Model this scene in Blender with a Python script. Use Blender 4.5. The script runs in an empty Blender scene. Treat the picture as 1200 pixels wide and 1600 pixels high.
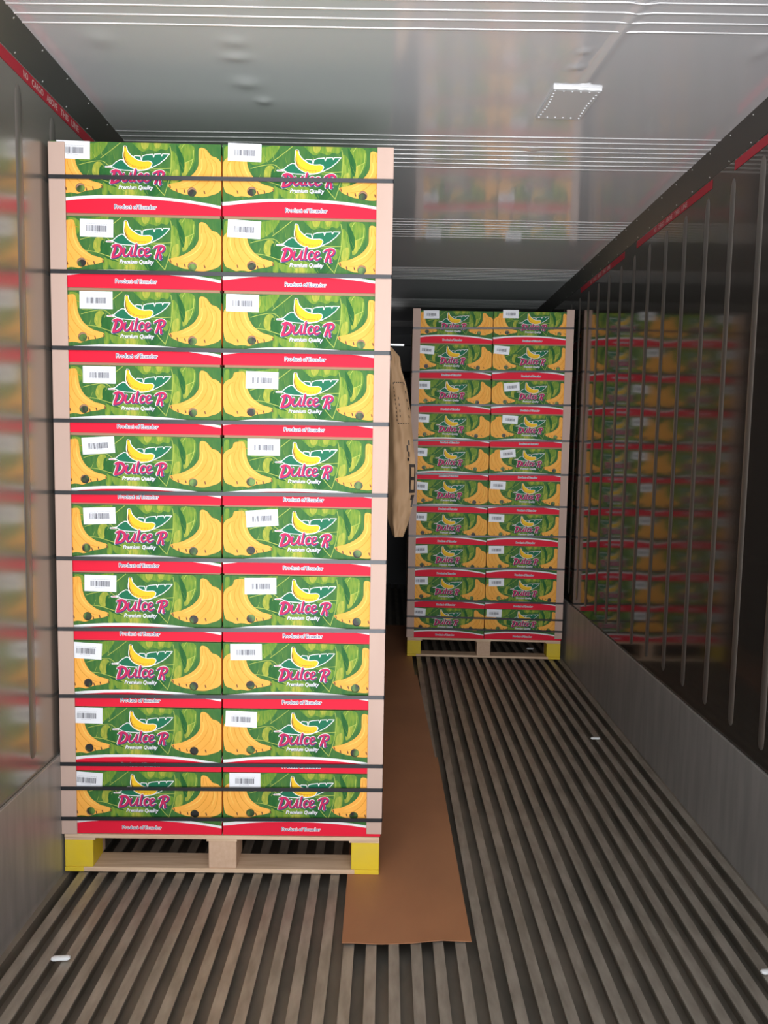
import bpy, bmesh, math, random
import numpy as np
from mathutils import Vector, Matrix
from mathutils.geometry import delaunay_2d_cdt

random.seed(7)
SC = bpy.context.scene
COL = SC.collection

# ------------------------------------------------------------------ camera, light, exposure
cam_d = bpy.data.cameras.new('camera')
cam = bpy.data.objects.new('camera', cam_d)
COL.objects.link(cam)
R_, U_, F_ = Vector((0.999828, 0.005235, 0.017788)), Vector((-0.018175, 0.086793, 0.996061)), Vector((-0.00367, 0.996213, -0.086873))
m = Matrix((R_, U_, -F_)).transposed().to_4x4()
m.translation = Vector((0.0572, 0, 1.4226))
cam.matrix_world = m
cam_d.sensor_fit = 'VERTICAL'
cam_d.sensor_height = 24.0
cam_d.lens = 1172.9 / 1600 * 24.0
cam_d.clip_start = 0.02
SC.camera = cam

Y0 = 0.40         # rear door opening of the container (behind the photographer)
YE = 7.7           # front bulkhead
w = bpy.data.worlds.new('daylight'); SC.world = w; w.use_nodes = True
nt = w.node_tree; bg = nt.nodes['Background']
# overcast daylight outside, brightest low in the open yard straight behind the container
SKY_BASE, SKY_PEAK, GROUND = 2.05, 6.6, 2.3
tc = nt.nodes.new('ShaderNodeTexCoord'); dt = nt.nodes.new('ShaderNodeVectorMath'); dt.operation = 'DOT_PRODUCT'
dt.inputs[1].default_value = (0, -1, 0); nt.links.new(tc.outputs['Generated'], dt.inputs[0])
mr = nt.nodes.new('ShaderNodeMapRange'); mr.interpolation_type = 'SMOOTHSTEP'
mr.inputs[1].default_value = 0.90; mr.inputs[2].default_value = 0.985; mr.inputs[3].default_value = SKY_BASE; mr.inputs[4].default_value = SKY_PEAK
nt.links.new(dt.outputs['Value'], mr.inputs[0])
sx = nt.nodes.new('ShaderNodeSeparateXYZ'); nt.links.new(tc.outputs['Generated'], sx.inputs[0])
gr = nt.nodes.new('ShaderNodeMapRange'); gr.interpolation_type = 'SMOOTHSTEP'      # pale concrete yard below the horizon
gr.inputs[1].default_value = -0.30; gr.inputs[2].default_value = 0.05; gr.inputs[3].default_value = GROUND; gr.inputs[4].default_value = 1.0
nt.links.new(sx.outputs[2], gr.inputs[0])
mu = nt.nodes.new('ShaderNodeMath'); mu.operation = 'MULTIPLY'
nt.links.new(mr.outputs[0], mu.inputs[0]); nt.links.new(gr.outputs[0], mu.inputs[1]); nt.links.new(mu.outputs[0], bg.inputs[1])
bg.inputs[0].default_value = (0.985, 1.0, 1.05, 1)
pl = bpy.data.lights.new('door_daylight', 'AREA'); pl.shape = 'RECTANGLE'; pl.size = 2.26; pl.size_y = 2.5
pl.energy = 10; pl.cycles.is_portal = True
po = bpy.data.objects.new('door_daylight', pl); COL.objects.link(po)
po.location = (0.149, Y0, 1.26); po.rotation_euler = (math.radians(90), 0, 0)
SC.view_settings.view_transform = 'Standard'
SC.view_settings.look = 'None'
SC.view_settings.gamma = 1
SC.view_settings.use_curve_mapping = False
SC.view_settings.exposure = -0.2

# ------------------------------------------------------------------ materials
def mat(name, col, rough=0.6, metal=0.0, noise=None, bump=None, spec=None, aniso=None):
    """noise=(scale xyz, amount, colour2) mixes two colours; bump=(scale xyz, strength, distance)"""
    M = bpy.data.materials.new(name); M.use_nodes = True
    nt = M.node_tree; N = nt.nodes; L = nt.links; b = N['Principled BSDF']
    b.inputs['Base Color'].default_value = (*col, 1)
    b.inputs['Roughness'].default_value = rough
    b.inputs['Metallic'].default_value = metal
    if name.startswith('print_'): b.inputs['Specular IOR Level'].default_value = 0.3
    if spec is not None: b.inputs['Specular IOR Level'].default_value = spec
    tc = N.new('ShaderNodeTexCoord')
    def tex(sc, detail=4):
        mp = N.new('ShaderNodeMapping'); mp.inputs['Scale'].default_value = sc
        L.new(tc.outputs['Object'], mp.inputs[0])
        t = N.new('ShaderNodeTexNoise'); t.inputs['Scale'].default_value = 1; t.inputs['Detail'].default_value = detail
        L.new(mp.outputs[0], t.inputs['Vector']); return t
    if noise:
        sc, amt, c2 = noise
        t = tex(sc)
        r = N.new('ShaderNodeMapRange'); r.inputs[1].default_value = 0.5 - 0.18; r.inputs[2].default_value = 0.5 + 0.18
        r.inputs[3].default_value = 0; r.inputs[4].default_value = amt
        L.new(t.outputs[0], r.inputs[0])
        mx = N.new('ShaderNodeMix'); mx.data_type = 'RGBA'
        mx.inputs[6].default_value = (*col, 1); mx.inputs[7].default_value = (*c2, 1)
        L.new(r.outputs[0], mx.inputs[0]); L.new(mx.outputs[2], b.inputs['Base Color'])
    if bump:
        sc, st, di = bump
        t = tex(sc, 3)
        bp = N.new('ShaderNodeBump'); bp.inputs['Strength'].default_value = st; bp.inputs['Distance'].default_value = di
        L.new(t.outputs[0], bp.inputs['Height']); L.new(bp.outputs[0], b.inputs['Normal'])
    return M

KRAFT = mat('kraft_board', (0.40, 0.235, 0.145), 0.85, noise=((8, 8, 60), 0.25, (0.34, 0.19, 0.11)))
PEDGE = mat('corner_board_paper', (0.57, 0.41, 0.335), 0.8, noise=((30, 30, 4), 0.2, (0.50, 0.34, 0.27)))
GREEN = mat('print_green', (0.024, 0.135, 0.030), 0.62, noise=((70, 20, 14), 0.45, (0.13, 0.25, 0.035)))
LEAF = mat('print_leaf', (0.24, 0.34, 0.035), 0.62, noise=((150, 20, 22), 0.85, (0.055, 0.21, 0.022)))
GOLD = mat('print_leaf_gold', (0.50, 0.46, 0.06), 0.62, noise=((110, 20, 24), 0.8, (0.13, 0.27, 0.025)))
DKGR = mat('print_dark_green', (0.010, 0.10, 0.018), 0.62, noise=((80, 20, 20), 0.5, (0.03, 0.17, 0.025)))
VEIN = mat('print_vein', (0.42, 0.50, 0.09), 0.62)
BAN = mat('print_banana', (0.97, 0.47, 0.085), 0.62, noise=((18, 10, 14), 0.55, (0.90, 0.37, 0.045)))
BAND = mat('print_banana_shade', (0.66, 0.27, 0.02), 0.62)
BANL = mat('print_banana_light', (0.98, 0.60, 0.13), 0.62)
SPOT = mat('print_brown', (0.16, 0.06, 0.02), 0.5)
RED = mat('print_red', (0.80, 0.008, 0.038), 0.62)
WHT = mat('print_white', (0.86, 0.87, 0.86), 0.5)
NAVY = mat('print_navy', (0.05, 0.04, 0.16), 0.5)
PINK = mat('print_crimson', (0.56, 0.02, 0.10), 0.62)
TEAL = mat('print_teal', (0.008, 0.16, 0.075), 0.62)
YEL = mat('print_yellow', (0.92, 0.56, 0.02), 0.62)
INKG = mat('barcode_ink', (0.07, 0.07, 0.09), 0.6)
INKL = mat('small_print_ink', (0.55, 0.56, 0.58), 0.6)
LAB = mat('label_paper', (0.86, 0.88, 0.91), 0.5)
STRAP = mat('black_strap', (0.016, 0.018, 0.021), 0.32)
WOOD = mat('pallet_wood', (0.78, 0.58, 0.40), 0.75, noise=((5, 60, 60), 0.6, (0.52, 0.33, 0.19)))
WOODY = mat('pallet_wood_block', (0.66, 0.46, 0.32), 0.75, noise=((60, 6, 60), 0.6, (0.54, 0.34, 0.21)))
YPAINT = mat('yellow_paint', (0.80, 0.58, 0.02), 0.55, noise=((14, 14, 14), 0.5, (0.70, 0.52, 0.07)))
FIBRE = mat('brown_fibreboard', (0.44, 0.20, 0.095), 0.5, noise=((5, 3, 5), 0.5, (0.30, 0.13, 0.065)), bump=((60, 25, 60), 0.25, 0.002))
PAPER = mat('kraft_paper', (0.50, 0.315, 0.17), 0.7, noise=((9, 9, 5), 0.35, (0.42, 0.25, 0.125)), bump=((16, 16, 9), 0.5, 0.01))
PINKBLK = mat('stencil_ink', (0.035, 0.025, 0.02), 0.6)
FRUIT_SHADE = bpy.data.materials.new('shaded_fruit_in_hole'); FRUIT_SHADE.use_nodes = True
def _fruit_shade():
    nt = FRUIT_SHADE.node_tree; N = nt.nodes; L = nt.links; b = N['Principled BSDF']
    oi = N.new('ShaderNodeObjectInfo'); tc = N.new('ShaderNodeTexCoord')
    mp = N.new('ShaderNodeMapping'); mp.inputs['Scale'].default_value = (30, 30, 18)
    ad = N.new('ShaderNodeVectorMath'); ad.operation = 'ADD'
    cb = N.new('ShaderNodeCombineXYZ'); ml = N.new('ShaderNodeMath'); ml.operation = 'MULTIPLY'; ml.inputs[1].default_value = 37.0
    L.new(oi.outputs['Random'], ml.inputs[0]); L.new(ml.outputs[0], cb.inputs[0]); L.new(ml.outputs[0], cb.inputs[2])
    L.new(tc.outputs['Object'], mp.inputs[0]); L.new(mp.outputs[0], ad.inputs[0]); L.new(cb.outputs[0], ad.inputs[1])
    t = N.new('ShaderNodeTexNoise'); t.inputs['Scale'].default_value = 1.0; t.inputs['Detail'].default_value = 2
    L.new(ad.outputs[0], t.inputs['Vector'])
    r = N.new('ShaderNodeValToRGB'); e = r.color_ramp.elements
    e[0].position = 0.42; e[0].color = (0.012, 0.010, 0.008, 1); e[1].position = 0.66; e[1].color = (0.16, 0.30, 0.05, 1)  # dark stops put the shade inside the vent hole into the fruit colour
    k = e.new(0.53); k.color = (0.05, 0.12, 0.02, 1)
    L.new(t.outputs[0], r.inputs[0]); L.new(r.outputs[0], b.inputs['Base Color']); b.inputs['Roughness'].default_value = 0.5
_fruit_shade()
STEEL_L = mat('stainless_wall_left', (0.40, 0.37, 0.325), 0.24, 0.75, noise=((3, 14, 1.2), 0.35, (0.35, 0.32, 0.28)), bump=((9, 5, 3), 0.05, 0.006))  # left wall steel, paler and rougher than on the right wall
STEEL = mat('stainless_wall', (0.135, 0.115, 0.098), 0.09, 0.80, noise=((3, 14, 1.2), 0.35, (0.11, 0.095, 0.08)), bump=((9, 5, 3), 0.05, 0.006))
BEAD = mat('pressed_bead', (0.30, 0.275, 0.25), 0.40, 0.85)
CEIL = mat('ceiling_panel', (0.88, 0.88, 0.89), 0.10, 0.38, noise=((2, 2, 2), 0.3, (0.83, 0.84, 0.85)), bump=((3, 3, 3), 0.03, 0.004))
CBEAD = mat('ceiling_bead', (0.85, 0.85, 0.84), 0.35, 0.6)
KICK = mat('aluminium_kick_plate', (0.44, 0.43, 0.41), 0.45, 0.5, noise=((20, 22, 3), 0.8, (0.32, 0.315, 0.30)), bump=((30, 30, 8), 0.15, 0.003))
COVE = mat('cove_trim', (0.22, 0.21, 0.20), 0.38, 0.7)
RIVET = mat('rivet', (0.75, 0.75, 0.73), 0.3, 0.9)
TOPS = mat('rib_top', (0.44, 0.40, 0.34), 0.42, 0.45, noise=((30, 9, 30), 0.9, (0.28, 0.25, 0.205)), bump=((150, 40, 150), 0.15, 0.001))
CHAN = mat('floor_channel', (0.30, 0.26, 0.21), 0.5, 0.35, noise=((9, 4, 9), 0.9, (0.15, 0.14, 0.115)))
BULK = mat('bulkhead_panel', (0.05, 0.05, 0.05), 0.5, 0.3)
REDT = mat('load_line_red', (0.45, 0.012, 0.03), 0.45)
REDL = mat('load_line_letters', (0.70, 0.50, 0.46), 0.5)
SCRAP = mat('white_plastic', (0.8, 0.82, 0.82), 0.4)
PRINTS = [KRAFT, GREEN, LEAF, VEIN, BAN, BAND, SPOT, RED, WHT, NAVY, PINK, TEAL, YEL, DKGR, FRUIT_SHADE, GOLD, BANL]
(mK, mG, mL, mV, mB, mBD, mS, mR, mW, mN, mP, mT, mY, mDG, mF, mGO, mBL) = range(17)

# ------------------------------------------------------------------ mesh helpers
class MB:
    def __init__(s): s.v = []; s.f = []; s.m = []
    def box(s, x0, x1, y0, y1, z0, z1, mi=0, M=None):
        n = len(s.v)
        P = [(x0, y0, z0), (x1, y0, z0), (x1, y1, z0), (x0, y1, z0), (x0, y0, z1), (x1, y0, z1), (x1, y1, z1), (x0, y1, z1)]
        if M is not None: P = [tuple(M @ Vector(p)) for p in P]
        s.v += P
        for f in ((0, 3, 2, 1), (4, 5, 6, 7), (0, 1, 5, 4), (1, 2, 6, 5), (2, 3, 7, 6), (3, 0, 4, 7)):
            s.f.append(tuple(n + i for i in f)); s.m.append(mi)
    def quad(s, a, b, c, d, mi=0):
        n = len(s.v); s.v += [a, b, c, d]; s.f.append((n, n + 1, n + 2, n + 3)); s.m.append(mi)
    def poly(s, pts, mi=0):
        n = len(s.v); s.v += list(pts); s.f.append(tuple(range(n, n + len(pts)))); s.m.append(mi)
    def grid(s, rows, mi=0, flip=False):
        n = len(s.v); h = len(rows); w_ = len(rows[0])
        for r in rows: s.v += r
        for i in range(h - 1):
            for j in range(w_ - 1):
                f = (n + i * w_ + j, n + i * w_ + j + 1, n + (i + 1) * w_ + j + 1, n + (i + 1) * w_ + j)
                s.f.append(f[::-1] if flip else f); s.m.append(mi)
    def mesh(s, name, mats, smooth=False, bevel=0):
        me = bpy.data.meshes.new(name); me.from_pydata(s.v, [], s.f)
        for k in mats: me.materials.append(k)
        me.polygons.foreach_set('material_index', s.m)
        if smooth: me.polygons.foreach_set('use_smooth', [True] * len(s.f))
        me.update(); return me
def link(name, me, parent=None, loc=None, rot=None):
    o = bpy.data.objects.new(name, me); COL.objects.link(o)
    if parent: o.parent = parent
    if loc: o.location = loc
    if rot: o.rotation_euler = rot
    return o
def build(name, mb, mats, parent=None, loc=None, rot=None, smooth=False):
    return link(name, mb.mesh(name, mats if isinstance(mats, list) else [mats], smooth), parent, loc, rot)
def tag(o, label, cat, group=None):
    o['label'] = label; o['category'] = cat
    if group: o['group'] = group
    return o
def empty(name, loc, rz, label, cat, group=None):
    o = bpy.data.objects.new(name, None); COL.objects.link(o); o.location = loc; o.rotation_euler = (0, 0, rz)
    o.empty_display_size = 0.05
    return tag(o, label, cat, group)
def bevel(o, wd, seg=2):
    b = o.modifiers.new('bevel', 'BEVEL'); b.width = wd; b.segments = seg; b.limit_method = 'ANGLE'; return o

# ------------------------------------------------------------------ printed art: planar subdivision of one panel
def winding(px, py, poly):
    P = np.asarray(poly); A = P; B = np.roll(P, -1, 0); wn = np.zeros(len(px), int)
    for (ax, ay), (bx, by) in zip(A, B):
        cr = (bx - ax) * (py - ay) - (px - ax) * (by - ay)
        wn += ((ay <= py) & (by > py) & (cr > 0)).astype(int) - ((ay > py) & (by <= py) & (cr < 0)).astype(int)
    return wn != 0
class Shape:
    def __init__(s, mi, polys, tris=None):
        s.mi = mi; s.polys = polys; s.tris = tris
    def inside(s, px, py):
        r = np.zeros(len(px), bool)
        for p in (s.tris if s.tris is not None else s.polys):
            p = np.asarray(p); b = (px >= p[:, 0].min()) & (px <= p[:, 0].max()) & (py >= p[:, 1].min()) & (py <= p[:, 1].max()) & ~r
            if b.any(): r[b] |= winding(px[b], py[b], p)
        return r
def smooth_path(pts, n=5, closed=False):
    P = [np.array(p, float) for p in pts]; out = []; k = len(P)
    rng = range(k if closed else k - 1)
    for i in rng:
        a = P[(i - 1) % k] if closed or i > 0 else P[0]; b = P[i]; c = P[(i + 1) % k]
        d = P[(i + 2) % k] if closed or i + 2 < k else P[-1]
        for j in range(n):
            t = j / n
            out.append(0.5 * ((2 * b) + (c - a) * t + (2 * a - 5 * b + 4 * c - d) * t * t + (3 * b - a - 3 * c + d) * t ** 3))
    if not closed: out.append(P[-1])
    return out
def stroke(pts, wds, n=4, smooth=True, caps=True):
    """closed outline of a brush stroke of varying width"""
    if np.isscalar(wds): wds = [wds] * len(pts)
    P = smooth_path([(x, y, w_) for (x, y), w_ in zip(pts, wds)], n) if smooth else [np.array((x, y, w_)) for (x, y), w_ in zip(pts, wds)]
    Lf, Rt = [], []
    for i, p in enumerate(P):
        a = P[max(i - 1, 0)]; b = P[min(i + 1, len(P) - 1)]; t = (b - a)[:2]; t = t / (np.linalg.norm(t) + 1e-9); nn = np.array([-t[1], t[0]])
        Lf.append(p[:2] + nn * p[2] / 2); Rt.append(p[:2] - nn * p[2] / 2)
        if caps and i == 0: c0 = [p[:2] + p[2] / 2 * (-t * math.cos(q) - nn * math.sin(q)) for q in (-0.8, 0, 0.8)][::-1]
        if caps and i == len(P) - 1: c1 = [p[:2] + p[2] / 2 * (t * math.cos(q) + nn * math.sin(q)) for q in (0.8, 0, -0.8)]
    out = Lf + (c1 if caps else []) + Rt[::-1] + (c0[::-1] if caps else [])
    return [tuple(q) for q in out]
def text_tris(body, offset=0.0, shear=0.0, res=2):
    cu = bpy.data.curves.new('t', 'FONT'); cu.body = body; cu.offset = offset; cu.shear = shear; cu.resolution_u = res
    o = bpy.data.objects.new('t', cu); COL.objects.link(o)
    dg = bpy.context.evaluated_depsgraph_get(); me = bpy.data.meshes.new_from_object(o.evaluated_get(dg))
    V = np.array([v.co[:2] for v in me.vertices]); F = []
    for p in me.polygons:
        q = list(p.vertices)
        for i in range(1, len(q) - 1): F.append((q[0], q[i], q[i + 1]))
    cnt = {}
    for f in me.polygons:
        for e in f.edge_keys: cnt[e] = cnt.get(e, 0) + 1
    E = [e for e, c in cnt.items() if c == 1]
    bpy.data.objects.remove(o); bpy.data.curves.remove(cu); bpy.data.meshes.remove(me)
    return V, F, E
def text_shape(mi, body, x0, x1, ybase, offset=0.0, shear=0.0, dx=0, dy=0, hscale=1.0, flip=False, res=2):
    """string fitted between x0 and x1 with its baseline on ybase (metres, z up)"""
    V0, _, _ = text_tris(body, 0.0, shear, res); V, F, E = text_tris(body, offset, shear, res)
    s_ = (x1 - x0) / (V0[:, 0].max() - V0[:, 0].min()); ox = V0[:, 0].min()
    P = np.stack([(V[:, 0] - ox) * s_ + x0 + dx, V[:, 1] * s_ * hscale + ybase + dy], 1)
    sh = Shape(mi, [], tris=[]); sh.edges = [(tuple(P[a]), tuple(P[b])) for a, b in E]
    sh.tris = [P[list(f)] for f in F]
    return sh
def panel(mb, W, H, shapes, base, y=0.0, x0=0.0, z0=0.0, face=-1):
    """adds a flat panel in the xz plane cut into the printed shapes; a shape with material None is a hole"""
    verts = []; edges = []; idx = {}
    def vid(p):
        k = (round(p[0], 5), round(p[1], 5))
        if k not in idx: idx[k] = len(verts); verts.append(Vector(k))
        return idx[k]
    def seg(a, b):
        # clip to the panel rectangle
        (ax, ay), (bx, by) = a, b; t0, t1 = 0.0, 1.0; dx, dy = bx - ax, by - ay
        for p_, q_ in ((-dx, ax - x0), (dx, x0 + W - ax), (-dy, ay - z0), (dy, z0 + H - ay)):
            if abs(p_) < 1e-12:
                if q_ < 0: return
            else:
                r = q_ / p_
                if p_ < 0: t0 = max(t0, r)
                else: t1 = min(t1, r)
        if t0 >= t1: return
        i, j = vid((ax + dx * t0, ay + dy * t0)), vid((ax + dx * t1, ay + dy * t1))
        if i != j: edges.append((i, j))
    R = [(x0, z0), (x0 + W, z0), (x0 + W, z0 + H), (x0, z0 + H)]
    for i in range(4): seg(R[i], R[(i + 1) % 4])
    for s in shapes:
        if s.tris is not None:
            for a, b in s.edges: seg(a, b)
        else:
            for p in s.polys:
                for i in range(len(p)): seg(p[i], p[(i + 1) % len(p)])
    ov, oe, of, _, _, _ = delaunay_2d_cdt(verts, edges, [], 0, 1e-6)
    V = np.array([tuple(v) for v in ov]); F = [tuple(f) for f in of]
    C = np.array([V[list(f)].mean(0) for f in F]); mi = np.full(len(F), base); hole = np.zeros(len(F), bool)
    ar = np.array([abs(np.cross(V[f[1]] - V[f[0]], V[f[2]] - V[f[0]])) for f in F])
    for s in shapes:
        r = s.inside(C[:, 0], C[:, 1])
        if s.mi is None: hole |= r
        else: mi[r] = s.mi
    ok = (~hole) & (ar > 1e-12) & (C[:, 0] > x0) & (C[:, 0] < x0 + W) & (C[:, 1] > z0) & (C[:, 1] < z0 + H)
    n = len(mb.v); mb.v += [(float(a), y, float(b)) for a, b in V]
    for k, f in enumerate(F):
        if not ok[k]: continue
        A, B, D = V[f[0]], V[f[1]], V[f[2]]
        ccw = (B[0] - A[0]) * (D[1] - A[1]) - (B[1] - A[1]) * (D[0] - A[0]) > 0   # ccw in xz faces -y
        if (face == -1) != ccw: f = f[::-1]
        mb.f.append(tuple(n + i for i in f)); mb.m.append(int(mi[k]))

# ------------------------------------------------------------------ the banana box
BW, BD, BH = 0.519, 0.395, 0.2165
PITCH = 0.2203
def uv(U, V): return (U * BW, BH * (1 - V))
def fromC(pts):   # coordinates measured over one box front
    return [uv((x + 105) / 1262, (y - 25 - 0.036 * x) / 522) for x, y in pts]
def fromA(pts):
    return [uv((x - 47) / 1131, (y - 27 - 0.012 * (x - 47)) / 488) for x, y in pts]
def fromR(pts):
    return [uv((x - 80) / 1021, (y - 90 - 0.02 * (x - 80)) / 428) for x, y in pts]
def circ(cx, cz, r, n=20): return [(cx + r * math.cos(2 * math.pi * i / n), cz + r * math.sin(2 * math.pi * i / n)) for i in range(n)]
HOLES = [(0.172 * BW, BH * (1 - 0.645)), (0.829 * BW, BH * (1 - 0.672))]
HR = 0.0142
def art():
    S = []
    def poly(mi, pts, sm=True): S.append(Shape(mi, [[tuple(q) for q in (smooth_path(pts, 3, True) if sm else pts)]]))
    def strk(mi, pts, wd, **k): S.append(Shape(mi, [stroke(pts, wd, **k)]))
    # leaf patches in the background
    poly(mL, fromA([(600, 20), (830, 20), (820, 80), (780, 75), (750, 92), (700, 78), (660, 95), (625, 70)]))
    poly(mGO, fromA([(650, 30), (700, 26), (690, 70), (660, 75)])); poly(mGO, fromA([(735, 30), (780, 26), (770, 66), (745, 70)]))
    poly(mL, fromA([(850, 90), (890, 130), (905, 210), (895, 300), (850, 345), (838, 250)]))
    poly(mGO, fromA([(853, 235), (893, 215), (890, 290), (845, 320)]))
    poly(mL, fromA([(895, 60), (940, 40), (1000, 60), (1000, 160), (940, 250), (915, 180)]))
    poly(mGO, fromA([(925, 185), (965, 160), (955, 240), (920, 265)]))
    poly(mGO, fromA([(335, 180), (372, 165), (392, 190), (380, 250), (350, 280), (322, 240)]))
    poly(mL, fromA([(250, 60), (340, 40), (430, 25), (380, 110), (300, 160), (230, 150)]))
    poly(mGO, fromA([(280, 75), (305, 70), (290, 130), (270, 135)]))
    poly(mL, fromA([(440, 300), (560, 300), (640, 330), (680, 390), (560, 400), (440, 380)]))
    poly(mGO, fromA([(545, 355), (590, 350), (600, 392), (540, 392)]))
    poly(mL, fromA([(395, 300), (430, 300), (420, 385), (385, 385)]))
    poly(mDG, fromA([(380, 190), (440, 215), (430, 300), (500, 340), (420, 320), (370, 270)]))
    poly(mDG, fromA([(700, 300), (790, 290), (760, 380), (700, 400), (660, 350)]))
    poly(mDG, fromA([(880, 40), (935, 150), (925, 240), (900, 180)]))
    poly(mL, fromA([(160, 40), (230, 60), (220, 150), (170, 110)])); poly(mL, fromA([(60, 50), (90, 45), (85, 130), (60, 140)]))
    poly(mL, fromA([(700, 215), (830, 230), (825, 280), (800, 300), (760, 250)]))
    # veins
    for pts in ([(380, 140), (445, 90), (512, 35)], [(235, 188), (300, 170), (385, 160), (430, 190)], [(400, 292), (460, 315), (550, 372)],
                [(840, 55), (850, 130), (838, 260), (800, 392)], [(690, 205), (760, 210), (848, 205)], [(725, 292), (760, 345), (800, 390)],
                [(997, 80), (990, 150), (965, 222)], [(940, 166), (970, 155), (997, 140)], [(250, 262), (330, 270), (420, 300)], [(915, 70), (935, 40)]):
        strk(mV, fromA(pts), 0.0019)
    for x in range(860, 900, 9): strk(mV, fromA([(x, 150 + (x - 860)), (x - 4, 290 - (x - 860))]), 0.0007)
    rs = random.Random(3)
    for k in range(46):   # fine leaf streaks
        x = rs.uniform(60, 1170); y = rs.uniform(40, 360); l = rs.uniform(25, 70); a = rs.choice((-0.35, 0.2, 0.45))
        strk(rs.choice((mV, mL, mDG)), fromA([(x, y), (x + a * l, y + l)]), [0.0004, 0.0011], smooth=False, caps=False)
    # the bunch at each end
    RB = [(862 - 0, 0)]
    left = [(150, 122), (180, 116), (212, 118), (222, 160), (228, 205), (240, 245), (268, 288), (318, 325), (350, 335), (385, 348), (384, 366), (345, 380),
            (300, 386), (265, 396), (240, 405), (215, 400), (190, 398), (160, 402), (130, 388), (100, 376), (86, 340), (81, 270), (84, 200), (105, 172), (140, 152)]
    right = [(1033, 72), (1055, 64), (1085, 80), (1112, 118), (1150, 132), (1180, 170), (1188, 250), (1184, 330), (1160, 368), (1110, 388), (1060, 400), (1005, 396),
             (960, 385), (930, 382), (885, 366), (850, 350), (828, 328), (832, 315), (895, 300), (955, 272), (1000, 235), (1028, 185), (1030, 120)]
    poly(mB, fromR(left)); poly(mB, fromA(right))
    for pts in ([(150, 180), (115, 200), (105, 250), (125, 320), (170, 370)], [(190, 150), (180, 210), (205, 280), (270, 345), (330, 365)], [(170, 150), (150, 220), (175, 300), (225, 375)]):
        strk(mBD, fromR(pts), [0.0006] + [0.0016] * (len(pts) - 2) + [0.0006])
    for pts in ([(205, 155), (210, 220), (245, 290), (320, 340)], [(130, 190), (125, 240), (150, 310)]): strk(mBL, fromR(pts), [0.001] + [0.003] * (len(pts) - 2) + [0.001])
    for pts in ([(1105, 130), (1145, 170), (1150, 240), (1130, 320), (1095, 370)], [(1070, 120), (1085, 190), (1050, 270), (985, 330), (900, 345)], [(1085, 125), (1120, 200), (1095, 290), (1030, 360)]):
        strk(mBD, fromA(pts), [0.0006] + [0.0016] * (len(pts) - 2) + [0.0006])
    for pts in ([(1045, 130), (1050, 200), (1005, 270), (910, 320)], [(1120, 170), (1130, 230), (1105, 310)]): strk(mBL, fromA(pts), [0.001] + [0.003] * (len(pts) - 2) + [0.001])
    for pts in ([(175, 118), (172, 165)], [(195, 118), (200, 170)], [(215, 150), (240, 160)]): strk(mBD, fromR(pts), 0.0012)
    for pts in ([(1048, 80), (1045, 140)], [(1062, 80), (1072, 135)], [(1085, 85), (1115, 120)]): strk(mBD, fromA(pts), 0.0014)
    for x, y in ((168, 368), (290, 372), (330, 366), (384, 357)): strk(mS, fromR([(x, y - 2), (x + 4, y + 13)]), 0.0036)
    for x, y in ((880, 348), (932, 353), (1065, 360), (836, 322)): strk(mS, fromA([(x, y - 2), (x + 5, y + 15)]), 0.0038)
    # logo leaf with white rim and banana
    leaf = [(305, 215), (350, 208), (380, 182), (412, 165), (430, 168), (445, 190), (520, 138), (560, 142), (567, 178), (575, 142), (600, 134), (652, 130), (658, 152), (666, 130),
            (712, 128), (718, 144), (726, 128), (775, 130), (745, 165), (700, 200), (650, 224), (600, 243), (540, 250), (440, 243), (385, 236), (350, 216)]
    poly(mT, fromC(leaf), False)
    Lc = leaf + [leaf[0]]
    for i in range(len(Lc) - 1): strk(mW, fromC([Lc[i], Lc[i + 1]]), 0.0024, smooth=False)
    strk(mW, fromC([(300, 216), (345, 218)]), 0.0052); strk(mP, fromC([(306, 217), (338, 219)]), 0.0018)
    ban = [(440, 70), (456, 74), (462, 100), (478, 125), (505, 150), (540, 172), (580, 182), (620, 181), (641, 190), (642, 205), (622, 230), (570, 241), (522, 235), (478, 215), (450, 188), (434, 145), (438, 100)]
    S.append(Shape(mW, [stroke(fromC(ban + [ban[0], ban[1]]), 0.0048, n=2)]))
    poly(mY, fromC(ban))
    strk(mBD, fromC([(447, 120), (455, 165), (485, 200), (530, 220), (600, 222)]), [0.001, 0.0018, 0.002, 0.002, 0.001])
    strk(mS, fromC([(443, 105), (440, 145), (455, 185), (480, 208)]), [0.0008, 0.0028, 0.0026, 0.0008])
    for x, y in ((500, 212), (522, 220), (545, 226), (568, 230), (590, 228), (612, 222)): strk(mBD, fromC([(x, y - 8), (x - 2, y + 8)]), 0.0014)
    strk(mS, fromC([(443, 70), (455, 73)]), 0.0028)
    # brush lettering  D u l c e  R
    G = [([(368, 252), (360, 285), (346, 322)], 21), ([(345, 252), (375, 243), (404, 256), (411, 285), (394, 316), (362, 331), (340, 334)], [15, 19, 22, 22, 22, 18, 15]),
         ([(436, 268), (427, 300), (434, 322), (456, 320), (476, 292)], [17, 18, 17, 13, 12]), ([(489, 264), (481, 300), (482, 324), (500, 322)], [17, 17, 16, 9]),
         ([(524, 240), (513, 290), (508, 322), (524, 324)], [17, 18, 17, 10]),
         ([(574, 283), (566, 270), (548, 282), (540, 308), (552, 327), (576, 318)], [14, 14, 17, 18, 16, 9]),
         ([(592, 305), (616, 292), (618, 276), (602, 272), (588, 292), (588, 318), (606, 330), (630, 316)], [10, 11, 11, 12, 17, 18, 15, 8]),
         ([(654, 272), (682, 258), (716, 256), (731, 272), (720, 294), (692, 305)], [10, 16, 18, 19, 16, 12]), ([(694, 266), (684, 300), (668, 342)], [18, 19, 17]),
         ([(694, 304), (704, 328), (702, 350), (712, 350)], [13, 18, 16, 8])]
    k = BW / 1262
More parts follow.
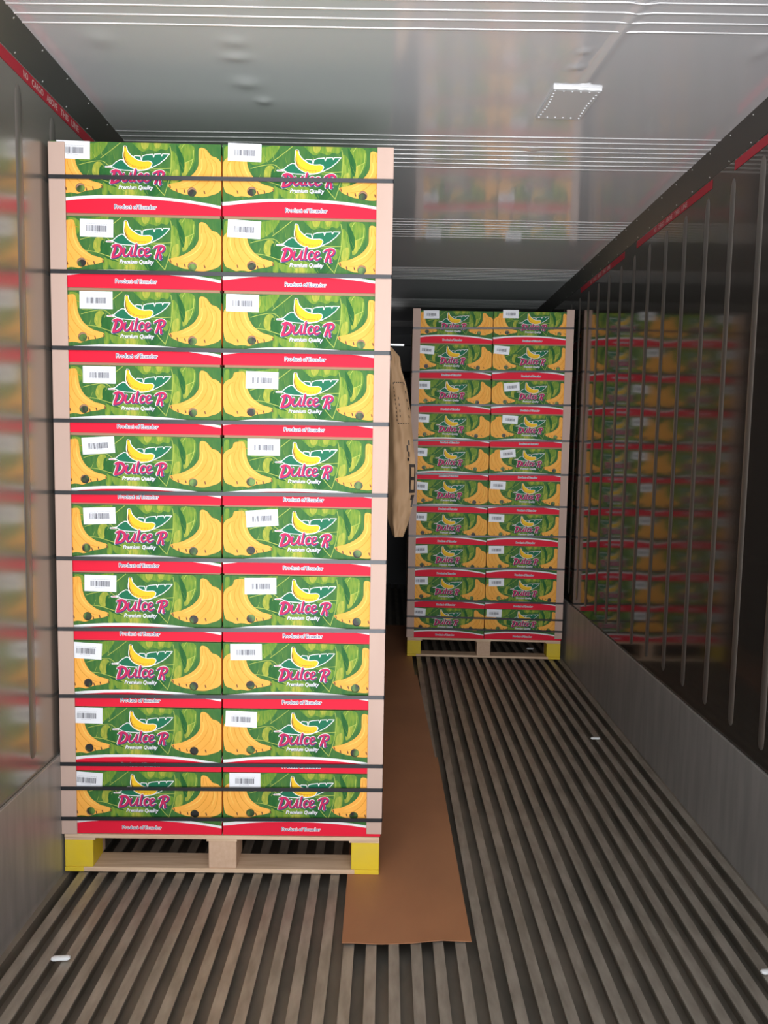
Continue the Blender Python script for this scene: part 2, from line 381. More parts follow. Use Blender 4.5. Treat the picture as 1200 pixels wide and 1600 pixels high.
    for mi, grow, dx, dy in ((mW, 11, 0, 1), (mN, 4.5, 2.8, 3.8), (mP, -2.0, -1, -1)):
        S.append(Shape(mi, [stroke(fromC([(x + dx, y + dy) for x, y in pts]), [max(3, q + grow) * k for q in (wd if isinstance(wd, list) else [wd] * len(pts))], n=3) for pts, wd in G]))
    a0, a1 = uv(0.398, 0), uv(0.600, 0)
    yb = BH * (1 - 0.650)
    S.append(text_shape(mN, 'Premium Quality', a0[0], a1[0], yb, offset=0.03, shear=0.25, dx=0.0009, dy=-0.0008, hscale=1.15))
    S.append(text_shape(mW, 'Premium Quality', a0[0], a1[0], yb, offset=0.022, shear=0.25, hscale=1.15))
    # arched band
    arc_t = [(0, .805), (.06, .790), (.15, .765), (.27, .745), (.42, .737), (.57, .743), (.7, .762), (.82, .792), (.93, .832), (1, .862)]
    arc_b = [(0, .856), (.06, .840), (.15, .810), (.27, .788), (.42, .780), (.57, .786), (.7, .803), (.82, .832), (.93, .870), (1, .900)]
    arc_t = [(-.02, .812)] + arc_t + [(1.02, .868)]; arc_b = [(-.02, .864)] + arc_b + [(1.02, .905)]
    S.append(Shape(mW, [[uv(*q) for q in arc_t] + [uv(1.02, 1.02), uv(-.02, 1.02)]]))
    S.append(Shape(mR, [[uv(*q) for q in arc_b] + [uv(1.02, 1.02), uv(-.02, 1.02)]]))
    b0, b1 = uv(0.372, 0), uv(0.618, 0); yb = BH * (1 - 0.926)
    S.append(text_shape(mW, 'Product of Ecuador', b0[0], b1[0], yb, offset=0.085, hscale=1.05))
    S.append(text_shape(mN, 'Product of Ecuador', b0[0], b1[0], yb, offset=0.010, hscale=1.05))
    for cx, cz in HOLES: S.append(Shape(None, [circ(cx, cz, HR)]))
    return S
def side_art(L_):
    """simpler print on the short side: two small bunches and the band"""
    S = []
    def poly(mi, pts): S.append(Shape(mi, [[tuple(q) for q in smooth_path(pts, 3, True)]]))
    for s in (0, 1):
        f = (lambda x: x) if s == 0 else (lambda x: L_ - x)
        P = [(0.004, .18), (.03, .185), (.038, .15), (.055, .12), (.09, .09), (.125, .078), (.12, .066), (.07, .055), (.02, .058), (.003, .09)]
        poly(mB, [(f(x), z) for x, z in P][::(1 if s == 0 else -1)])
    poly(mL, [(.16, .19), (.24, .19), (.25, .12), (.2, .09), (.15, .12)])
    S.append(Shape(mW, [[(-.01, .045), (L_ * .5, .058), (L_ + .01, .045), (L_ + .01, -.01), (-.01, -.01)]]))
    S.append(Shape(mR, [[(-.01, .036), (L_ * .5, .049), (L_ + .01, .036), (L_ + .01, -.01), (-.01, -.01)]]))
    return S
def lid_mesh():
    mb = MB(); t = 0.0035
    panel(mb, BW, BH, art(), mG)                                   # front, y = 0
    # hole rims
    for cx, cz in HOLES:
        c = circ(cx, cz, HR)
        for i in range(len(c)):
            a, b = c[i], c[(i + 1) % len(c)]
            mb.quad((a[0], 0, a[1]), (b[0], 0, b[1]), (b[0], t, b[1]), (a[0], t, a[1]), mK)
    # sides (the panel is built in xz, then turned into yz)
    for sx in (0, 1):
        n = len(mb.v); panel(mb, BD, BH, side_art(BD), mG, face=-1 if sx else 1)
        for i in range(n, len(mb.v)): v = mb.v[i]; mb.v[i] = (BW * sx, v[0], v[2])
    mb.quad((0, BD, 0), (0, BD, BH), (BW, BD, BH), (BW, BD, 0), mG)
    mb.quad((0, BD, 0.0), (BW, BD, 0), (BW, BD - .0002, .03), (0, BD - .0002, .03), mR)
    mb.quad((0, 0, BH), (BW, 0, BH), (BW, BD, BH), (0, BD, BH), mG)  # top
    # bottom rim thickness
    for x0, x1, y0, y1 in ((0, BW, 0, t), (0, BW, BD - t, BD), (0, t, t, BD - t), (BW - t, BW, t, BD - t)):
        mb.quad((x0, y0, 0), (x0, y1, 0), (x1, y1, 0), (x1, y0, 0), mK)
    return mb.mesh('lid', PRINTS)
def body_mesh():
    mb = MB(); g = 0.004; W, D, H = BW - 2 * g, BD - 2 * g, 0.212
    for i, (cx, cz) in enumerate(HOLES):
        pass
    panel(mb, W, H, [Shape(None, [circ(cx, cz, HR)]) for cx, cz in HOLES], 0, y=g, x0=g, z0=0)
    for cx, cz in HOLES:
        c = circ(cx, cz, HR)
        for i in range(len(c)):
            a, b = c[i], c[(i + 1) % len(c)]
            mb.quad((a[0], g, a[1]), (b[0], g, b[1]), (b[0], g + .003, b[1]), (a[0], g + .003, a[1]), 0)
        mb.poly([(q[0], g + .003, q[1]) for q in c], 1)
    x0, x1, y0, y1 = g, g + W, g, g + D
    mb.quad((x0, y1, 0), (x0, y1, H), (x1, y1, H), (x1, y1, 0)); mb.quad((x0, y0, 0), (x0, y0, H), (x0, y1, H), (x0, y1, 0))
    mb.quad((x1, y0, 0), (x1, y1, 0), (x1, y1, H), (x1, y0, H)); mb.quad((x0, y0, 0), (x0, y1, 0), (x1, y1, 0), (x1, y0, 0))
    mb.quad((x0, y0, H), (x1, y0, H), (x1, y1, H), (x0, y1, H))
    return mb.mesh('body', [KRAFT, FRUIT_SHADE])
def sticker_mesh():
    mb = MB(); w_, h = 0.102, 0.053
    mb.box(-w_ / 2, w_ / 2, -0.0004, 0, -h / 2, h / 2, 0)
    r = random.Random(5); x = -0.031; n = 0
    while x < 0.030:
        bw = r.choice((0.0008, 0.0012, 0.0018, 0.0024))
        mb.quad((x, -.0006, -.010), (x + bw, -.0006, -.010), (x + bw, -.0006, .008), (x, -.0006, .008), 1)
        x += bw + r.choice((0.0008, 0.0012, 0.002))
    for z, a, b in ((.0125, -.031, .030), (-.0135, -.018, .014)):
        x = a
        while x < b:
            q = r.uniform(.001, .004); mb.quad((x, -.0006, z - .0009), (x + q, -.0006, z - .0009), (x + q, -.0006, z + .0009), (x, -.0006, z + .0009), 2); x += q + .0008
    return mb.mesh('barcode_label', [LAB, INKG, INKL])
LID, BODY, STICK = lid_mesh(), body_mesh(), sticker_mesh()

ROWS = {'near': [2.333, 2.112, 1.888, 1.660, 1.4415, 1.223, 1.003, .783, .563, .348, .1325],
        'far': [2.316, 2.099, 1.870, 1.646, 1.427, 1.208, .987, .773, .553, .340, .1325]}
ORD = ['top', 'second', 'third', 'fourth', 'fifth', 'sixth', 'seventh', 'eighth', 'ninth', 'bottom']
ORDL = ['top layer', 'second layer from the top', 'third layer from the top', 'fourth layer from the top', 'fifth layer from the top',
        'fifth layer from the bottom', 'fourth layer from the bottom', 'third layer from the bottom', 'second layer from the bottom', 'bottom layer']
def stack(which, cx, D, phi, labs, straps, zb, boards_z):
    T = Matrix.Translation((cx, D, 0)) @ Matrix.Rotation(phi, 4, 'Z')
    rr = random.Random(11 if which == 'near' else 23)
    B = ROWS[which]
    for col in (0, 1):
        side = ('left', 'right')[col]
        for k in range(10):
            z = B[k + 1]; PITCH = B[k] - z
            x = (-0.5215 if col == 0 else 0.0025) + rr.uniform(-.0008, .0008)
            for dep in range(3):
                front = dep == 0
                yy = dep * 0.3975 + (rr.uniform(0.0, .003) if front else 0.002)
                p = T @ Vector((x, yy, z))
                if front:
                    lx, lz, tilt = labs[col][k]
                    if k: lz = min(lz, B[k] - .0275 - abs(tilt) * .0009)
                    e = empty('banana_box', p, phi + rr.uniform(-.002, .002),
                              'printed banana box, %s column, %s of the %s pallet load' % (side, ORDL[k], which), 'box', 'boxes facing the door on the %s pallet' % which)
                else:
                    e = empty('banana_box', p, phi, 'hidden banana box, %s load, %s row, %s column, %s' % (which, ('', 'middle', 'rear')[dep], side, ORDL[k]), 'box', 'boxes behind the front row of the %s pallet' % which)
                link('body', BODY, e).scale = (1, 1, (PITCH - 0.004) / 0.212)
                l = link('lid', LID, e)
                gap = 0.0085 if k < 4 else (0.005 if k < 6 else 0.002)
                if not front: gap = 0.002
                l.location = (0, 0, gap); l.scale = (1, 1, (PITCH - 0.0008 - gap) / BH)
                if front:
                    s = link('barcode_label', STICK, e, (lx - x, -0.0004, lz - z), (0, math.radians(tilt), 0))
                    if k == 4 and which == 'near' and col == 0: pass
    # corner boards: an L profile at each corner
    zt = 2.328
    for cxn, sx in (('left', -1), ('right', 1)):
        for cyn, fy in (('front', 1), ('rear', 0)):
            mb = MB(); X = 0.5225 + 0.0035; t = 0.0038
            ya, yb_ = (-.0055, .047) if fy else (1.152, 1.2035)
            # two legs of the L
            xa, xb = (-X, -X + .0505) if sx < 0 else (X - .0505, X)
            z0 = boards_z[0 if sx < 0 else 1]; z1 = zt + (.004 if sx > 0 else 0)
            yo = ya if fy else yb_ - t
            xo = xa if sx < 0 else xb - t
            yf = (ya + t, yb_) if fy else (ya, yb_ - t)
            n = 12; rows = []
            mb.box(xa, xb, yo, yo + t, z0, z1); mb.box(xo, xo + t, yf[0], yf[1], z0, z1)
            o = build('corner_board', mb, PEDGE); o.matrix_world = T
            lab = {('left', 'front'): 'tan cardboard edge protector, upright at the left front corner of the %s pallet load',
                   ('right', 'front'): 'tan cardboard edge protector, upright at the right front corner of the %s pallet load',
                   ('left', 'rear'): 'tan cardboard edge protector at the left rear corner of the %s pallet load',
                   ('right', 'rear'): 'tan cardboard edge protector at the right rear corner of the %s pallet load'}[(cxn, cyn)] % which
            tag(o, lab, 'edge protector', 'edge protectors of the %s pallet load' % which)
            bevel(o, 0.0012, 1)
    # straps
    names = ['across the middle of the top layer', 'between second and third layers from the top', 'between third and fourth layers from the top',
             'between fourth and fifth layers from the top', 'at mid height between fifth and sixth layers', 'between sixth and seventh layers',
             'between seventh and eighth layers', 'between the eighth and ninth layers', 'where bottom and ninth layers meet', 'uppermost of the two over the bottom layer', 'lowest of all over the bottom layer']
    for i, (za, zb_) in enumerate(straps):
        if which == 'near': za += .002; zb_ += .002
        mb = MB(); X = 0.5225 + 0.0048; t = 0.001; y0, y1 = -.0068, 1.2048; hw = 0.0062
        P = [(-X, y0, za), (X, y0, zb_), (X, y1, zb_), (-X, y1, za)]
        # rounded loop
        ring = []
        r = 0.004
        for q, (x, y, z) in enumerate(P):
            cxx = x + (r if x < 0 else -r); cyy = y + (r if y < 0.5 else -r)
            st = {0: math.pi, 1: -math.pi / 2, 2: 0, 3: math.pi / 2}[q]
            for j in range(4):
                a = st + j / 3 * math.pi / 2
                ring.append((cxx + r * math.cos(a), cyy + r * math.sin(a), z, math.cos(a), math.sin(a)))
        n = len(ring)
        for j in range(n):
            a, b = ring[j], ring[(j + 1) % n]
            ao = [(a[0] + t * a[3], a[1] + t * a[4]), (b[0] + t * b[3], b[1] + t * b[4])]
            mb.quad((*ao[0], a[2] - hw), (*ao[1], b[2] - hw), (*ao[1], b[2] + hw), (*ao[0], a[2] + hw))
            mb.quad((a[0], a[1], a[2] - hw), (a[0], a[1], a[2] + hw), (b[0], b[1], b[2] + hw), (b[0], b[1], b[2] - hw))
            mb.quad((*ao[0], a[2] + hw), (*ao[1], b[2] + hw), (b[0], b[1], b[2] + hw), (a[0], a[1], a[2] + hw))
            mb.quad((*ao[0], a[2] - hw), (a[0], a[1], a[2] - hw), (b[0], b[1], b[2] - hw), (*ao[1], b[2] - hw))
        o = build('packing_strap', mb, STRAP); o.matrix_world = T
        tag(o, 'black strap on the %s pallet load, %s' % (which, names[i]), 'strap', 'straps around the %s pallet load' % which)
    # the wooden pallet
    e = empty('wooden_pallet', T.translation, phi, 'pale wooden pallet with yellow corner blocks under the %s load' % which, 'pallet', 'wooden pallets')
    hw = 0.519
    for y in (0.0, 0.555, 1.105):
        mb = MB(); mb.box(-hw, hw, y, y + .095, .003, .018)
        if y == 0: mb.box(-hw - .0006, -hw + .062, y - .0006, y + .09, .0028, .0185, 1); mb.box(hw - .082, hw + .0006, y - .0006, y + .09, .0028, .0185, 1)
        bevel(build('bottom_board', mb, [WOOD, YPAINT], e), .0015, 1)
        for bi, x in enumerate((-hw, -.046, hw - .092)):
            mb = MB(); c = 2 if (y == 0 and bi != 1) else 1
            mb.box(x, x + .092, y + .002, y + .115, .018, .112, 0)
            if c == 2: mb.box(x - .0005, x + .0925, y + .0012, y + .09, .0182, .1118, 1)
            bevel(build('block', mb, [WOODY, YPAINT], e), .002, 1)
    for bi, x in enumerate((-hw, -.052, hw - .1)):
        mb = MB(); mb.box(x, x + .1, 0.001, 1.199, .112, .1195); build('stringer_board', mb, WOOD, e)
    for k in range(7):
        y = k * 0.1835
        mb = MB(); mb.box(-hw, hw, y - (.002 if k == 0 else 0), y + .09, .1195, .1325)
        bevel(build('deck_board', mb, WOOD, e), .0015, 1)

# ------------------------------------------------------------------ container shell
XL, XR = -1.0040, 1.2900          # upper wall faces
KL, KR = -0.9925, 1.2790          # kick plate faces, a little proud of the walls
CXL, CXR = -0.9540, 1.2438
ZC, ZWL, ZWR, ZK = 2.5498, 2.4888, 2.4770, 0.402
RX, RP = -0.9245, 0.0640
def struct(o): o['kind'] = 'structure'; return o
# floor: lengthwise T ribs over channels
mb = MB()
mb.quad((XL, Y0, -.046), (XR, Y0, -.046), (XR, YE, -.046), (XL, YE, -.046), 1)
for k in range(35):
    x = RX + k * RP; hw = 0.0150
    mb.box(x - hw, x + hw, Y0, YE, -.006, 0, 0)
    mb.box(x - .003, x + .003, Y0, YE, -.046, -.006, 1)
mb.box(XL, XL + .030, Y0, YE, -.046, -.006, 1); mb.box(XR - .02, XR, Y0, YE, -.046, -.004, 1)
struct(build('floor', mb, [TOPS, CHAN]))
# walls with pressed vertical beads
def wall(name, X, sgn, first, ZW):
    mb = MB(); T_ = .03
    a, b = (X, X + T_) if sgn > 0 else (X - T_, X)
    mb.box(a, b, Y0, YE, -.046, ZC + .03, 0)
    y = first
    while y > Y0 + .1: y -= 0.218
    y += 0.218
    while y < YE - .1:
        rows = []
        zs = [ZK + .055 + .001, ZK + .060, ZK + .072, ZK + .10, 1.2, ZW - .12, ZW - .09, ZW - .073, ZW - .066]
        sc = [0.05, .55, .9, 1, 1, 1, .9, .55, .05]
        for z, s in zip(zs, sc):
            rows.append([(X - sgn * (.0062 * s * math.cos(q) ** 1.5 - .0004), y + .020 * s * math.sin(q), z) for q in np.linspace(-math.pi / 2, math.pi / 2, 9)])
        mb.grid(rows, 1, flip=sgn < 0)
        y += 0.218
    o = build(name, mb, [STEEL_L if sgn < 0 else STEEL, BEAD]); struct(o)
    me = o.data
    me.polygons.foreach_set('use_smooth', [p.material_index == 1 for p in me.polygons]); return o
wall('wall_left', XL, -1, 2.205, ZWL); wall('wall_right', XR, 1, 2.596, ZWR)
for nm, X, s in (('baseboard_left', XL, KL), ('baseboard_right', XR, KR)):
    mb = MB()
    xs = sorted((X, s)); mb.box(xs[0], xs[1], Y0, YE, -.03, ZK, 0)
    struct(bevel(build(nm, mb, KICK), .002, 1))
# ceiling panel, slightly dented, with transverse beads
DENT = [(.0572 + (a - .0572) * 1.03, b * 1.03, c * .55, d * .55, e * .62) for a, b, c, d, e in [(-.384, 2.152, .045, .035, .006), (-.395, 2.235, .05, .03, .007), (-.394, 2.388, .05, .045, .009), (-.361, 2.506, .03, .03, .008), (-.75, 2.15, .05, .05, .006),
        (.577, 2.26, .025, .02, .006), (.576, 2.173, .02, .02, .006), (.568, 2.86, .03, .03, .006), (1.058, 2.158, .03, .06, .005)]]
def ceil_z(x, y):
    z = 0
    for cx, cy, sx, sy, h in DENT:
        dx, dy = (x - cx) / sx, (y - cy) / sy
        if abs(dx) < 3 and abs(dy) < 3: z -= h * math.exp(-.5 * (dx * dx + dy * dy)) * (1.0)
    # long crease
    ax, ay, bx, by = .688, 1.96, .645, 2.41
    t = max(0, min(1, ((x - ax) * (bx - ax) + (y - ay) * (by - ay)) / ((bx - ax) ** 2 + (by - ay) ** 2)))
    d = math.hypot(x - ax - t * (bx - ax), y - ay - t * (by - ay))
    z -= .004 * math.exp(-.5 * (d / .010) ** 2)
    z += .0008 * math.sin(x * 5.1 + y * 2.3) * math.sin(y * 4.1 + x)
    return ZC + z
mb = MB()
ys = [Y0, 0, 1.2] + list(np.arange(1.8, 3.1, .009)) + [3.2 + .15 * i for i in range(30)] + [YE]
xs = list(np.arange(CXL, CXR, .010)) + [CXR]
mb.grid([[(x, y, ceil_z(x, y)) for x in xs] for y in ys], 0, flip=True)
g0 = 1.845 - 4 * .041
for g in range(-4, 5):
    for k in range(8):
        y = (2.752 + g * .978 + k * .0428) * 1.03
        if not (Y0 < y < YE): continue
        rows = []
        for x in np.linspace(CXL, CXR, 60):
            z = ceil_z(x, y)
            rows.append([(x, y + .0032 * math.sin(q), z - .0024 * math.cos(q)) for q in np.linspace(-math.pi / 2, math.pi / 2, 6)])
        mb.grid(rows, 1)
mb.box(CXL, CXR, Y0, YE, ZC + .012, ZC + .04, 0)
struct(build('ceiling', mb, [CEIL, CBEAD], smooth=True))
# sloped cove trims with rivets
for i, (Xw, Xc, s, ZW) in enumerate(((XL, CXL, 1, ZWL), (XR, CXR, -1, ZWR))):
    mb = MB()
    A, B = Vector((Xw, 0, ZW)), Vector((Xc, 0, ZC)); dr = (B - A).normalized(); nrm = Vector((s * abs(dr.z), 0, -abs(dr.x))).normalized()
    P = [A + nrm * .001, B + nrm * .001 - dr * .000, B + Vector((-s * .0, 0, .01)), A + Vector((-s * .0, 0, .02))]
    rows = [[(p.x, Y0, p.z) for p in P + [P[0]]], [(p.x, YE, p.z) for p in P + [P[0]]]]
    mb.grid(rows, 0, flip=s < 0)
    y = 2.10 - .167 * 20
    while y < YE:
        for f, off in ((.88, 0), (.10, .083)):
            c = A + (B - A) * f + nrm * .001; y_ = y + off
            if Y0 + .05 < y_ < 6.5:
                rr_ = .0032; t1 = dr; t2 = Vector((0, 1, 0))
                rows = []
                for ph in (0, .45, .9, 1.35):
                    rows.append([tuple(c + Vector((0, y_, 0)) + (t1 * math.cos(q) + t2 * math.sin(q)) * rr_ * math.cos(ph) + nrm * rr_ * .6 * math.sin(ph)) for q in np.linspace(0, 2 * math.pi, 9)])
                mb.grid(rows, 1)
        y += .167
    struct(build('trim_%d' % (i + 1), mb, [COVE, RIVET]))
# front bulkhead
mb = MB(); mb.box(XL, XR, YE, YE + .03, -.046, ZC + .03)
struct(build('wall_front', mb, BULK))
# bright metal lip of the air duct, high in front of the bulkhead
e = empty('air_duct_cover', (0.15, 7.1, 2.12), 0, 'dark duct cover with a bright metal lip, high at the far end beyond the pallets', 'duct cover')
mb = MB(); mb.box(-1.1, 1.1, 0, .597, 0, .245); bevel(build('cover_panel', mb, BULK, e), .01)
mb = MB(); mb.box(-1.1, .04, -.012, 0, .238, .256); build('lip', mb, RIVET, e)

# riveted repair patch on the ceiling
e = empty('repair_patch', (0.622, 2.554, ZC - .0006), 0, 'riveted sheet metal repair patch on the ceiling', 'patch')
q = [(.538, 2.373), (.687, 2.382), (.671, 2.585), (.525, 2.579)]
q = [(.0572 + (a - .0572) * 1.03, b * 1.03) for a, b in q]
q = [(a - .622, b - 2.554) for a, b in q]
mb = MB(); mb.poly([(a, b, -.0085) for a, b in q][::-1], 0)
for i in range(4):
    a, b = q[i], q[(i + 1) % 4]; mb.quad((*a, -.0085), (*b, -.0085), (*b, .0), (*a, .0), 0)
PATCH = mat('patch_sheet', (0.78, 0.78, 0.78), 0.3, 0.3)
build('sheet', mb, PATCH, e)
mb = MB()
def dome(mb, c, r, h):
    rows = [[(c[0] + r * math.cos(ph) * math.cos(t), c[1] + r * math.cos(ph) * math.sin(t), c[2] - h * math.sin(ph)) for t in np.linspace(0, 2 * math.pi, 9)] for ph in (0, .5, 1.0, 1.5)]
    mb.grid(rows, 0, flip=True)
dome(mb, (0, 0, 0), .0036, .0022); RIV = mb.mesh('rivet', [SCRAP], True)
for i, n in enumerate((5, 10, 5, 10)):
    a, b = Vector(q[i]), Vector(q[(i + 1) % 4]); c0 = sum((Vector(k) for k in q), Vector((0, 0))) / 4
    for j in range(n + 1):
        p_ = a.lerp(b, j / n); p_ = p_ + (c0 - p_).normalized() * .013
        if i in (0, 2) or 0 < j < n:
            o = bpy.data.objects.new('rivet', RIV); COL.objects.link(o); o.parent = e; o.location = (p_.x, p_.y, -.0085)
# sealant smear along the near edge of the patch
mb = MB(); rs = random.Random(9)
top = [(-.067 + .149 * t, -.107 + .009 * t - rs.uniform(.002, .009)) for t in np.linspace(0, 1, 14)]
bot = [(-.067 + .149 * t, -.107 + .009 * t + .006) for t in np.linspace(0, 1, 14)]
mb.grid([[(a, b, -.0092) for a, b in top], [(a, b, -.0094) for a, b in bot]], 0, flip=False)
build('sealant', mb, SCRAP, e)

# red load line decals with lettering
def decal(side, y0, y1, ty0, ty1, label):
    s = 1 if side == 'left' else -1
    X, ZW = (XL + .0012, ZWL) if side == 'left' else (XR - .0012, ZWR)
    mid = (y0 + y1) / 2
    e = empty('load_line_decal', (X, mid, ZW - .024), 0, label, 'decal', 'red load line decals')
    L_ = y1 - y0; H_ = .034
    mb = MB(); mb.box(-.0006, .0006, -L_ / 2, L_ / 2, -H_ / 2, H_ / 2); build('tape', mb, REDT, e)
    if ty0 is None: return
    words = ['NO', 'CARGO', 'ABOVE', 'THIS', 'LINE']; tot = sum(len(q) for q in words) + 4 * 1.6; at = 0
    for wd in words:
        V, F, E_ = text_tris(wd, 0.012); k = (ty1 - ty0) / tot
        V = V - [V[:, 0].min(), 0]; sc = len(wd) * k / V[:, 0].max(); hs = .020 / .73; mb = MB()
        for f in F:
            P = []
            for i in f:
                t = V[i][0] * sc + at * k; yy = (ty0 + t if side == 'left' else ty1 - t) - mid
                P.append((s * .0012, yy, V[i][1] * hs - .009))
            mb.poly(P)
        build('lettering', mb, REDL, e); at += len(wd) + 1.6
decal('left', 1.55, 2.85, 2.235, 2.62, 'red load line decal with NO CARGO ABOVE THIS LINE, on the left wall')
decal('right', 1.95, 2.81, None, None, 'plain red end of a load line decal on the right wall, nearest the camera')
decal('right', 3.00, 3.88, 3.24, 3.63, 'red load line decal on the right wall, lettering large and nearest')
decal('right', 4.08, 4.98, 4.33, 4.74, 'red load line decal on the right wall, farther one with small lettering')

# ------------------------------------------------------------------ pallet loads
def tl(L_, T_): return [(x, z, t) for (x, z), t in zip(L_, T_)]
L1 = tl([(-.452, 2.307), (-.384, 2.076), (-.389, 1.859), (-.382, 1.63), (-.389, 1.412), (-.389, 1.187), (-.389, .97), (-.439, .749), (-.439, .541), (-.443, .323)], (1, 1, 0, 0, -4, -2, 1, 3, 1, 4))
R1 = tl([(.07, 2.310), (.069, 2.082), (.064, 1.859), (.126, 1.623), (.132, 1.415), (.127, 1.188), (.123, .969), (.077, .752), (.062, .529), (.074, .32)], (1, 3, 1, 1, 0, -4, -1, -1, 2, 0))
L2 = tl([(-.405, 2.291), (-.432, 2.062), (-.454, 1.832), (-.455, 1.615), (-.463, 1.391), (-.454, 1.165), (-.456, .96), (-.446, .737), (-.439, .53), (-.45, .313)], (-1, 4, 0, 3, 3, 4, 2, -3, -1, 3))
R2 = tl([(.113, 2.300), (.061, 2.067), (.134, 1.829), (.13, 1.615), (.122, 1.39), (.064, 1.189), (.061, .968), (.066, .745), (.073, .538), (.064, .313)], (0, 4, -5, 3, -6, 2, 1, -1, -2, 1))
S1 = [(2.222, 2.23), (1.94, 1.944), (1.708, 1.711), (1.484, 1.49), (1.258, 1.266), (1.048, 1.052), (.819, .828), (.598, .608), (.371, .377), (.289, .296), (.186, .193)]
S2 = [(z, z + d) for z, d in zip([2.199, 1.917, 1.7, 1.468, 1.246, 1.034, .829, .614, .392, .279, .199], [.014, .018, .014, .011, .01, .008, .012, .008, -.002, -.004, -.002])]
stack('near', -.4669, 2.3759, .015, (L1, R1), S1, .1325, (.134, .146))
stack('far', .7318, 5.0056, -.02, (L2, R2), S2, .1325, (.134, .146))

# ------------------------------------------------------------------ fibreboard walkway sheets
def sheet(name, pts, z, th, label, wav=0.0):
    mb = MB(); n = 36; rs = random.Random(len(label))
    (xa, ya), (xb, yb), (xc, yc), (xd, yd) = pts    # near-left, near-right, far-right, far-left
    top = []; 
    ts = list(np.linspace(0, 1, 40))
    for t in ts:
        row = []
        for u in np.linspace(0, 1, 14):
            x = (xa + (xb - xa) * u) * (1 - t) + (xd + (xc - xd) * u) * t; y = (ya + (yb - ya) * u) * (1 - t) + (yd + (yc - yd) * u) * t
            w0 = wav * math.exp(-t * 14) * (math.sin(u * 9 + 1) * .5 + .5); 
            row.append((x, y + (rs.uniform(-.002, .002) if t == 0 else 0), z + th + w0))
        top.append(row)
    mb.grid(top, 0)
    mb.grid([[(x, y, q - th) for x, y, q in r] for r in top], 0, flip=True)
    for e_ in (top[0], top[-1][::-1], [r[-1] for r in top], [r[0] for r in top][::-1]):
        mb.grid([[(x, y, q - th) for x, y, q in e_], e_], 0)
    return tag(build('fibreboard_sheet', mb, FIBRE), label, 'sheet', 'brown sheets laid along the floor')
sheet('a', [(-.049, 2.027), (.325, 2.053), (.312, 3.345), (-.06, 3.345)], .0002, .0022, 'brown fibreboard sheet on the floor, nearest one with a curling front edge', .007)
sheet('b', [(-.06, 3.346), (.300, 3.346), (.266, 4.599), (-.09, 4.599)], .0002, .0022, 'brown fibreboard sheet on the floor, middle one beside the near pallet')
sheet('c', [(-.09, 4.60), (.250, 4.60), (.245, 5.9), (-.10, 5.9)], .0002, .0022, 'brown fibreboard sheet on the floor, farthest one running past the far pallet')

# small white scraps on the ribs
def scrap(loc, rz, l, label):
    mb = MB(); rows = []
    for i, t in enumerate(np.linspace(0, 1, 9)):
        r = .0085 * (0.55 if i in (0, 8) else 1)
        rows.append([((t - .5) * l, r * 1.1 * math.cos(q), .0075 + .7 * r * math.sin(q)) for q in np.linspace(0, 2 * math.pi, 13)])
    mb.grid(rows, 0, flip=True)
    mb.poly([p for p in rows[0][:-1]]); mb.poly([p for p in rows[-1][:-1]][::-1])
    o = build('plastic_scrap', mb, SCRAP, None, loc, (0, 0, rz), smooth=True)
    return tag(o, label, 'plastic scrap', 'white scraps on the floor')
scrap((-.815, 1.942, 0.0005), .12, .05, 'small white plastic scrap on the floor ribs in the left foreground')
scrap((1.106, 3.597, 0.0005), .0, .045, 'small white scrap on the ribs by the right wall, halfway down the floor')
scrap((1.13, 1.946, 0.0005), .1, .05, 'small white scrap on the ribs at the right edge of the foreground')
scrap((1.095, 5.248, 0.0005), .1, .05, 'tiny white scrap lying beneath the far pallet')

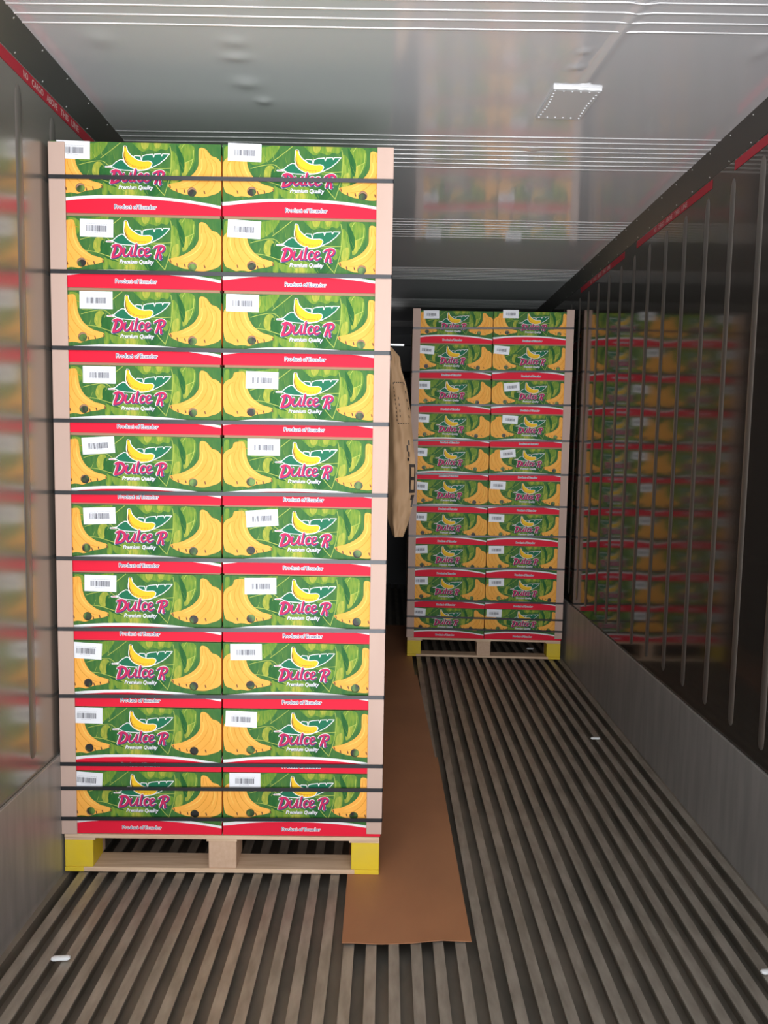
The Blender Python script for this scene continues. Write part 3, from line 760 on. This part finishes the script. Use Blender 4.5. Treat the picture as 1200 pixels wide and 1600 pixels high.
# ------------------------------------------------------------------ kraft paper sack hanging behind the near load
def sack():
    e = empty('paper_sack', (.06, 3.64, .97), 0, 'crumpled kraft paper sack with dark printing, hanging behind the near pallet load', 'paper sack')
    Z = [1.896, 1.851, 1.80, 1.72, 1.60, 1.46, 1.316, 1.20, 1.12, 1.05, .983]
    XA = [.058, .060, .062, .064, .080, .088, .092, .096, .092, .092, .099]   # front panel left edge
    XB = [.068, .108, .112, .140, .163, .178, .195, .193, .180, .163, .140]   # right edge
    XG = [.050, .046, .043, .042, .044, .048, .050, .052, .056, .066, .090]   # gusset edge
    n = 44; rows_f = []; rows_g = []; rs = random.Random(4)
    zz = np.linspace(Z[0], Z[-1], n); Zr = Z[::-1]
    fa, fb, fg = (lambda z, A=A: float(np.interp(z, Zr, A[::-1])) for A in (XA, XB, XG))
    for z in zz:
        a, b, g = fa(z), fb(z), fg(z)
        rf = []
        for u in np.linspace(0, 1, 12):
            x = a + (b - a) * u
            bul = .022 * math.sin(math.pi * u) * math.sin(math.pi * (1.9 - z) / .93 + .05)
            cr = .004 * math.sin(z * 31 + u * 5) + .003 * math.sin(z * 57 - u * 9) + .003 * math.sin(u * 14 + z * 12)
            rf.append((x - .06, -bul + cr + .02 * u, z - .97))
        rg = []
        for u in np.linspace(0, 1, 6):
            x = g + (a - g) * u
            rg.append((x - .06, .075 * (1 - u) + (rf[0][1]) * u + .004 * math.sin(z * 23 + u * 4), z - .97))
        rows_f.append(rf); rows_g.append(rg)
    mb = MB()
    full = [g[:-1] + f for g, f in zip(rows_g, rows_f)]
    mb.grid(full, 0, flip=True)
    back = [[full[i][0], (full[i][0][0] * .5 + full[i][-1][0] * .5, .07, full[i][0][2]), full[i][-1]] for i in range(n)]
    mb.grid(back, 0)
    build('paper_body', mb, PAPER, e, smooth=True)
    # printing follows the front panel
    def pt(u, z, off=-.0012):
        k = (Z[0] - z) / (Z[0] - Z[-1]) * (n - 1); i = int(min(max(k, 0), n - 2)); t = k - i
        j = u * 11; jj = int(min(j, 10)); s = j - jj
        def L(r): return Vector(r[jj]).lerp(Vector(r[jj + 1]), s)
        p_ = L(rows_f[i]).lerp(L(rows_f[i + 1]), t); return (p_.x, p_.y + off, p_.z)
    def bar(u0, u1, z0, z1):
        nu, nz = max(2, int(abs(u1 - u0) * 12) + 2), max(2, int(abs(z1 - z0) / .015) + 2)
        mb.grid([[pt(u, z) for u in np.linspace(u0, u1, nu)] for z in np.linspace(z1, z0, nz)], 0, flip=True)
    mb = MB()
    for k in range(10):      # dashed frame
        z = 1.73 - k * .0195; 
        bar(.16, .20, z - .010, z); 
        if k % 2 == 0: bar(.86, .91, z - .012, z)
    for k in range(5): bar(.22 + k * .14, .30 + k * .14, 1.728, 1.732); bar(.22 + k * .14, .30 + k * .14, 1.532, 1.536)
    build('printed_frame', mb, PINKBLK, e); mb = MB()
    for z in (1.66, 1.63, 1.60, 1.575): bar(.36, .40, z - .012, z)
    build('printed_mark', mb, PINKBLK, e); mb = MB()
    bar(.72, .80, 1.43, 1.455); bar(.62, .70, 1.40, 1.43); bar(.68, .76, 1.375, 1.40); bar(.62, .72, 1.355, 1.37)
    build('printed_mark', mb, PINKBLK, e); mb = MB()
    # one tall block character near the right edge
    bar(.70, .78, 1.20, 1.34); bar(.93, .99, 1.20, 1.34); bar(.78, .93, 1.325, 1.34); bar(.78, .93, 1.262, 1.278); bar(.78, .93, 1.20, 1.216)
    build('printed_character', mb, PINKBLK, e); mb = MB()
    bar(.90, .99, 1.13, 1.19); bar(.82, .90, 1.165, 1.19)
    build('printed_character', mb, PINKBLK, e)
    mb = MB(); mb.box(-.045, .006, -.054, .04, .86, .885); build('holding_tape', mb, STRAP, e)
sack()
